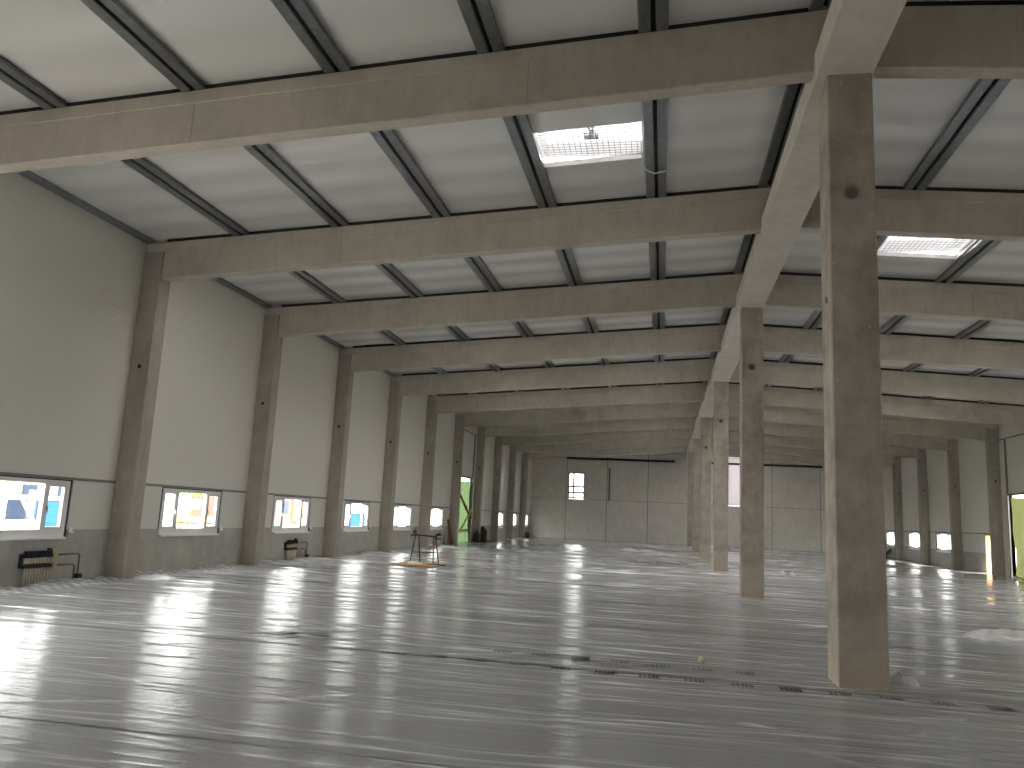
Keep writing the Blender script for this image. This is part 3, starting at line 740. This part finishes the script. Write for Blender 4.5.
# ------------------------------------------------------------------ heating manifolds on the left plinth
def make_manifold(y, label, seed):
    root = empty('heating_manifold', (XL+0.03, y, 0.0), label, 'manifold', 'heating manifolds on the left plinth')
    m = MB(); m.tube([(0.10, 0.0, 0.55), (0.10, 0.68, 0.55)], 0.035, 10)
    for i in range(9): m.box(0.065, 0.135, 0.03+i*0.072, 0.075+i*0.072, 0.555, 0.64)
    m.build('upper_bar', M_NAVY, root)
    m = MB()
    for i in range(9): m.tube([(0.10, 0.05+i*0.072, 0.52), (0.10, 0.05+i*0.072, 0.40)], [0.016, 0.022], 8)
    m.build('flow_meters', M_PIPE, root)
    m = MB(); m.tube([(0.10, 0.0, 0.36), (0.10, 0.70, 0.36)], 0.032, 10)
    for i in range(9): m.tube([(0.10, 0.05+i*0.072, 0.33), (0.10, 0.05+i*0.072, 0.41)], 0.026, 8)
    m.build('lower_bar', M_MAROON, root)
    for i in range(9):
        MB().tube([(0.10, 0.05+i*0.072, 0.33), (0.11, 0.045+i*0.070, 0.18), (0.13, 0.03+i*0.066, 0.03)], 0.017, 8).build('pipe', M_PIPE, root, smooth=True)
    for z in (0.55, 0.36):
        v = MB(); v.tube([(0.10, 0.70, z), (0.10, 0.82, z)], [0.03, 0.024], 10); v.box(0.08, 0.12, 0.73, 0.79, z-0.05, z+0.05); v.build('valve', M_BRASS, root)
    b = MB(); b.box(0.0, 0.07, 0.66, 0.71, 0.28, 0.68); b.box(0.0, 0.07, -0.01, 0.02, 0.33, 0.58); b.build('bracket', M_BLACK, root)
    p = MB(); p.tube([(0.10, 0.82, 0.55), (0.10, 1.38, 0.56), (0.10, 1.43, 0.52), (0.10, 1.44, 0.1), (0.10, 1.44, 0.03)], 0.017, 8)
    p.tube([(0.10, 0.82, 0.36), (0.10, 1.28, 0.35), (0.10, 1.32, 0.31), (0.10, 1.33, 0.03)], 0.017, 8)
    p.build('supply_pipes', M_COPPER, root, smooth=True)
    c = MB(); c.box(0.06, 0.16, 1.38, 1.50, 0.04, 0.16); c.build('foot_cap', M_BLACK, root)
    return root
make_manifold(12.93, 'heating manifold with a row of pipes under the first window at the left picture edge', 1)
make_manifold(23.45, 'heating manifold on the plinth under the third window from the left', 2)
make_manifold(40.35, 'small distant heating manifold on the plinth behind the work stand', 3)

# ------------------------------------------------------------------ gates: tarpaulins, braces
def tarp(side, y0, y1, ztop, zbot, label, seed):
    X = XL-0.07 if side < 0 else XR+0.10
    ny, nz = 60, 40; u = np.linspace(0, 1, ny); vv_ = np.linspace(0, 1, nz)
    U, V = np.meshgrid(u, vv_, indexing='ij')
    sag = 0.10*np.sin(np.pi*U)
    z = zbot+(ztop-sag-zbot)*V
    off = 0.05*np.sin(U*19+1.5*np.sin(V*3+seed))+0.03*np.sin(U*43+V*6)+0.04*np.sin(V*11+U*5)
    xx = X+side*(off*0.7)
    yy = y0+(y1-y0)*U
    pts = np.stack([xx, yy, z], -1).reshape(-1, 3)
    i, j = np.meshgrid(np.arange(ny-1), np.arange(nz-1), indexing='ij'); a = (i*nz+j).ravel()
    fs = np.stack([a, a+nz, a+nz+1, a+1], 1)
    mb = MB(); mb.v = pts.tolist(); mb.f = fs.tolist(); mb.mi = [0]*len(fs)
    return tag(mb.build('tarpaulin', M_TARP if side < 0 else M_TARPY, smooth=True), label, 'tarpaulin', None)
tarp(-1, Yk(6)+0.5, Yk(6)+4.95, 3.72, 0.0, 'green translucent tarpaulin closing the gate opening in the left wall', 0)
tarp(1, Yk(5)+0.5, Yk(5)+4.62, 3.76, 0.0, 'yellow green tarpaulin closing the gate opening at the right picture edge', 2)
o = MB().beam_between((XL+0.02, 45.0, 2.85), (XL+0.02, 48.05, 1.45), 0.05, 0.14, up=(1, 0, 0)).build('timber_brace', M_BROWN); tag(o, 'dark diagonal timber brace falling to the right across the left green tarpaulin', 'brace')
o = MB().beam_between((XL+0.10, 48.0, 2.1), (XL+0.10, 45.2, 0.75), 0.05, 0.10, up=(1, 0, 0)).build('timber_brace', M_WOOD); tag(o, 'pale diagonal timber brace rising to the right across the left green tarpaulin', 'brace')
o = MB().box(XL-0.12, XL-0.04, Yk(6)+0.5, Yk(6)+4.95, 0.70, 0.80).build('timber_rail', M_BROWN); tag(o, 'low horizontal timber rail in front of the left green tarpaulin', 'rail')
# planks leaning by the sixth left column
for i, (y, h, lean) in enumerate(((42.45, 1.38, 0.22), (42.62, 1.20, 0.25), (42.80, 0.95, 0.2))):
    o = MB().beam_between((XL+0.06+lean+0.05, y, 0.03), (XL+0.10, y+0.03, h), 0.13, 0.03, up=(0, 1, 0)).build('plank', M_BROWN)
    tag(o, ['tallest brown plank', 'middle brown plank', 'shortest brown plank'][i]+' leaning on the plinth left of the green gate', 'plank', 'planks leaning by the left gate')
def bag(loc, sx, sy, sz, label, seed):
    mb = MB(); n = 20; k = 12; r = random.Random(seed); rings = []
    for i in range(k):
        t_ = i/(k-1); rad = (0.75+0.25*math.sin(t_*math.pi*1.0+0.5))*(1 if t_ < 0.75 else 1-(t_-0.75)*3.2)
        rad = max(rad, 0.08)
        rings.append([(sx*rad*math.cos(2*math.pi*j/n)*(1+0.12*math.sin(j*1.7+i)), sy*rad*math.sin(2*math.pi*j/n)*(1+0.10*math.cos(j*2.3+i*1.3)), sz*t_) for j in range(n)])
    mb.prism(rings); o = mb.build('rubbish_bag', M_BLACK, smooth=True); o.location = loc
    return tag(o, label, 'bag')
bag((XL+0.34, 50.15, 0.02), 0.28, 0.36, 1.0, 'black sack standing against the plinth right of the left gate', 1)
bag((XL+0.38, 48.35, 0.02), 0.2, 0.22, 0.75, 'black sack in the corner beside the left gate', 2)
bag((XL+0.33, 67.3, 0.02), 0.22, 0.3, 0.55, 'small black sack far down the left wall', 3)
o = MB().beam_between((XR-0.25, 63.9, 0.2), (XR-0.25, 62.1, 0.6), 0.16, 0.2).add([], []).build('black_tool', M_BLACK)
m = MB().box(XR-0.33, XR-0.17, 63.3, 63.5, 0.02, 0.36); q = m.build('foot', M_BLACK, o); tag(o, 'slanted black tool low beside the far right windows', 'tool')

# ------------------------------------------------------------------ far wall details
o = MB().box(-8.52, GX0-0.85, YB-0.10, YB-0.01, 7.03, 7.21).build('black_rail', M_BLACK); tag(o, 'long black rail high on the far wall, left of the centre columns', 'rail', 'black rails on the far wall')
o = MB().box(2.3, 13.2, YB-0.10, YB-0.01, 7.0, 7.18).build('black_rail', M_BLACK); tag(o, 'long black rail high on the far wall, right of the centre columns', 'rail', 'black rails on the far wall')
m = MB().tube([(-4.66, YB-0.085, 3.5), (-4.66, YB-0.085, 6.35)], 0.07, 10); o = m.build('drain_pipe', M_DARKST, smooth=True); tag(o, 'dark vertical pipe on the far wall right of the small window', 'pipe')
m = MB().tube([(-4.66, YB-0.085, 6.35), (-4.66, YB-0.085, 6.42), (-4.66, YB-0.085, 6.6)], [0.09, 0.13, 0.09], 12); m.build('daylight_spot', M_WHITE, o)  # white end piece paints the bright daylight hole above the pipe
# thin brown hose lying loose in the middle of the floor, white scraps beside the second column
pts = []
for i in range(60):
    a = i/59*2*math.pi*2.3
    pts.append((-1.6+i*0.042+0.55*math.cos(a), 35.7+1.0*math.sin(a), 0.055+0.01*math.sin(i)))
o = MB().tube(pts, 0.02, 6).build('hose', mat('grey_brown_hose', (0.21, 0.16, 0.12), 0.6), smooth=True); tag(o, 'loosely coiled grey brown hose lying far out in the middle of the floor', 'hose')
for i, (x, y) in enumerate(((4.55, 32.6), (4.85, 32.3))):
    crumple('plastic_scrap', (x, y, 0.014), 0.13, 0.12, 0.16, 20+i, ['left', 'right'][i]+' one of two small white scraps on the floor right of the second column')

# ------------------------------------------------------------------ outdoors, seen through the left windows
GZ0 = -0.25
def cabin(loc, w_, d_, h_, label):
    root = empty('toilet_cabin', loc, label, 'cabin', 'blue cabins outside')
    b = MB().box(0, d_, 0, w_, 0, h_); b.build('shell', M_BLUE, root)
    b = MB().box(d_, d_+0.03, 0.12, w_-0.12, 0.12, h_-0.25); b.box(d_+0.03, d_+0.05, 0.2, w_-0.2, 0.25, h_*0.45); b.box(d_+0.03, d_+0.05, 0.2, w_-0.2, h_*0.52, h_-0.4); b.build('door', M_BLUE, root)
    b = MB().prism([[(-0.05, -0.05, h_), (d_+0.05, -0.05, h_), (d_+0.05, w_+0.05, h_), (-0.05, w_+0.05, h_)], [(0.1, 0.1, h_+0.14), (d_-0.1, 0.1, h_+0.14), (d_-0.1, w_-0.1, h_+0.14), (0.1, w_-0.1, h_+0.14)]]); b.build('roof', M_VAN, root)
    return root
cabin((-23.2, 25.45, GZ0), 1.1, 1.1, 1.72, 'blue cabin seen through the right light of the leftmost window')
cabin((-23.2, 24.05, GZ0), 1.1, 1.1, 1.72, 'blue cabin behind the white van in the leftmost window')
cabin((-24.0, 59.2, GZ0), 2.2, 1.2, 1.62, 'blue cabin seen through the fourth window from the left')
# white van
vr = empty('van', (-19.0, 18.3, GZ0), 'white van with a blue grey windscreen outside the leftmost window', 'van')
b = MB(); sec = [(0, 0.35), (3.85, 0.35), (3.9, 0.9), (3.4, 1.10), (2.75, 1.85), (0.1, 1.9)]
b.prism([[(x, y, z) for y, z in sec] for x in (0, -1.8)]); b.build('body', M_VAN, vr)
b = MB(); b.prism([[(x, 3.33, 1.17) if q == 0 else (x, 2.80, 1.80) for q in (0, 1)]+[(x, 2.83, 1.83) if q == 0 else (x, 3.36, 1.20) for q in (0, 1)] for x in (-0.12, -1.68)]); b.build('windscreen', M_SCREEN, vr)
b = MB(); b.add([(0.012, 2.2, 1.15), (0.012, 3.15, 1.15), (0.012, 2.68, 1.74), (0.012, 2.2, 1.74), (-0.0, 2.2, 1.15), (0, 3.15, 1.15), (0, 2.68, 1.74), (0, 2.2, 1.74)], [(0, 1, 2, 3), (4, 7, 6, 5), (0, 4, 5, 1), (1, 5, 6, 2), (2, 6, 7, 3), (3, 7, 4, 0)]); b.build('side_window', M_SCREEN, vr)
for y in (0.8, 3.3):
    b = MB(); b.tube([(0.03, y, 0.32), (-0.2, y, 0.32)], 0.32, 20); b.build('wheel', M_TYRE, vr)
    b = MB(); b.tube([(-1.6, y, 0.32), (-1.83, y, 0.32)], 0.32, 20); b.build('wheel', M_TYRE, vr)
MB().box(-0.02, 0.03, 2.55, 2.85, 0.70, 0.84).build('lamp', M_REDL, vr)
# stacks of timber and a hedge, a brick house and a rendered building
m = MB(); n_ = 0
wr = empty('timber_stack', (-22.3, 33.3, GZ0), 'stack of pale timber seen through the second window from the left', 'timber')
for lay in range(5):
    b = MB()
    for j in range(4): b.box(0.05+j*0.35, 0.34+j*0.35, 0, 3.2, lay*0.24+0.02, lay*0.24+0.20)
    b.box(0.0, 1.45, 0.4, 0.5, lay*0.24+0.2, lay*0.24+0.26); b.box(0, 1.45, 2.6, 2.7, lay*0.24+0.2, lay*0.24+0.26)
    b.build('board_layer', M_WOOD, wr)
def house(x, y0, y1, h_, mw, label, rf=True):
    root = empty('house', (x, y0, GZ0), label, 'building')
    L = y1-y0
    b = MB().box(-6, 0, 0, L, 0, h_); b.build('wall', mw, root)
    b = MB().prism([[(-6.4, q, h_), (0.4, q, h_), (-3, q, h_+2.4)] for q in (L+0.3, -0.3)]); b.build('roof', M_ROOFT, root)
    b = MB()
    for q in np.arange(1.0, L-1.2, 2.6):
        w_ = MB().box(0, 0.05, q, q+1.0, 1.2, 2.4); w_.build('window', M_SCREEN, root)
    return root
house(-34, 34, 43, 4.2, M_RENDER, 'beige rendered building seen through the leftmost window')
house(-36, 66, 80, 4.5, M_BRICK, 'reddish brick house seen through the third window from the left')
hb = MB().box(-35.93, -35.84, 74.0, 75.6, 0.2, 3.2).build('yellow_door_leaf', M_YELLOW)
tag(hb, 'yellow sheet leaning on the reddish house in the third left window', 'panel')
def bush(loc, r, n, seed, label, lift):
    rr_ = random.Random(seed); mb = MB()
    for i in range(n):
        a = Vector((rr_.gauss(0, 1), rr_.gauss(0, 1), rr_.gauss(0, 1))).normalized()*r*rr_.uniform(0.55, 1.0)
        a.z = abs(a.z)*1.1+lift
        u = Vector((rr_.gauss(0, 1), rr_.gauss(0, 1), rr_.gauss(0, 1))).normalized(); v = u.orthogonal().normalized(); s_ = r*0.10
        mb.add([a-u*s_, a+v*s_*0.5, a+u*s_, a-v*s_*0.5], [(0, 1, 2, 3)])
    root = empty('tree', loc, label, 'tree')
    mb.build('foliage', M_LEAF, root)
    MB().tube([(0, 0, 0), (0.1, 0.05, lift*0.6), (0, 0, lift+r*0.4)], [0.16, 0.12, 0.05]).build('trunk', M_BROWN, root)
bush((-40, 63.0, GZ0), 1.6, 900, 4, 'green tree crown seen at the top of the second window from the left', 2.5)
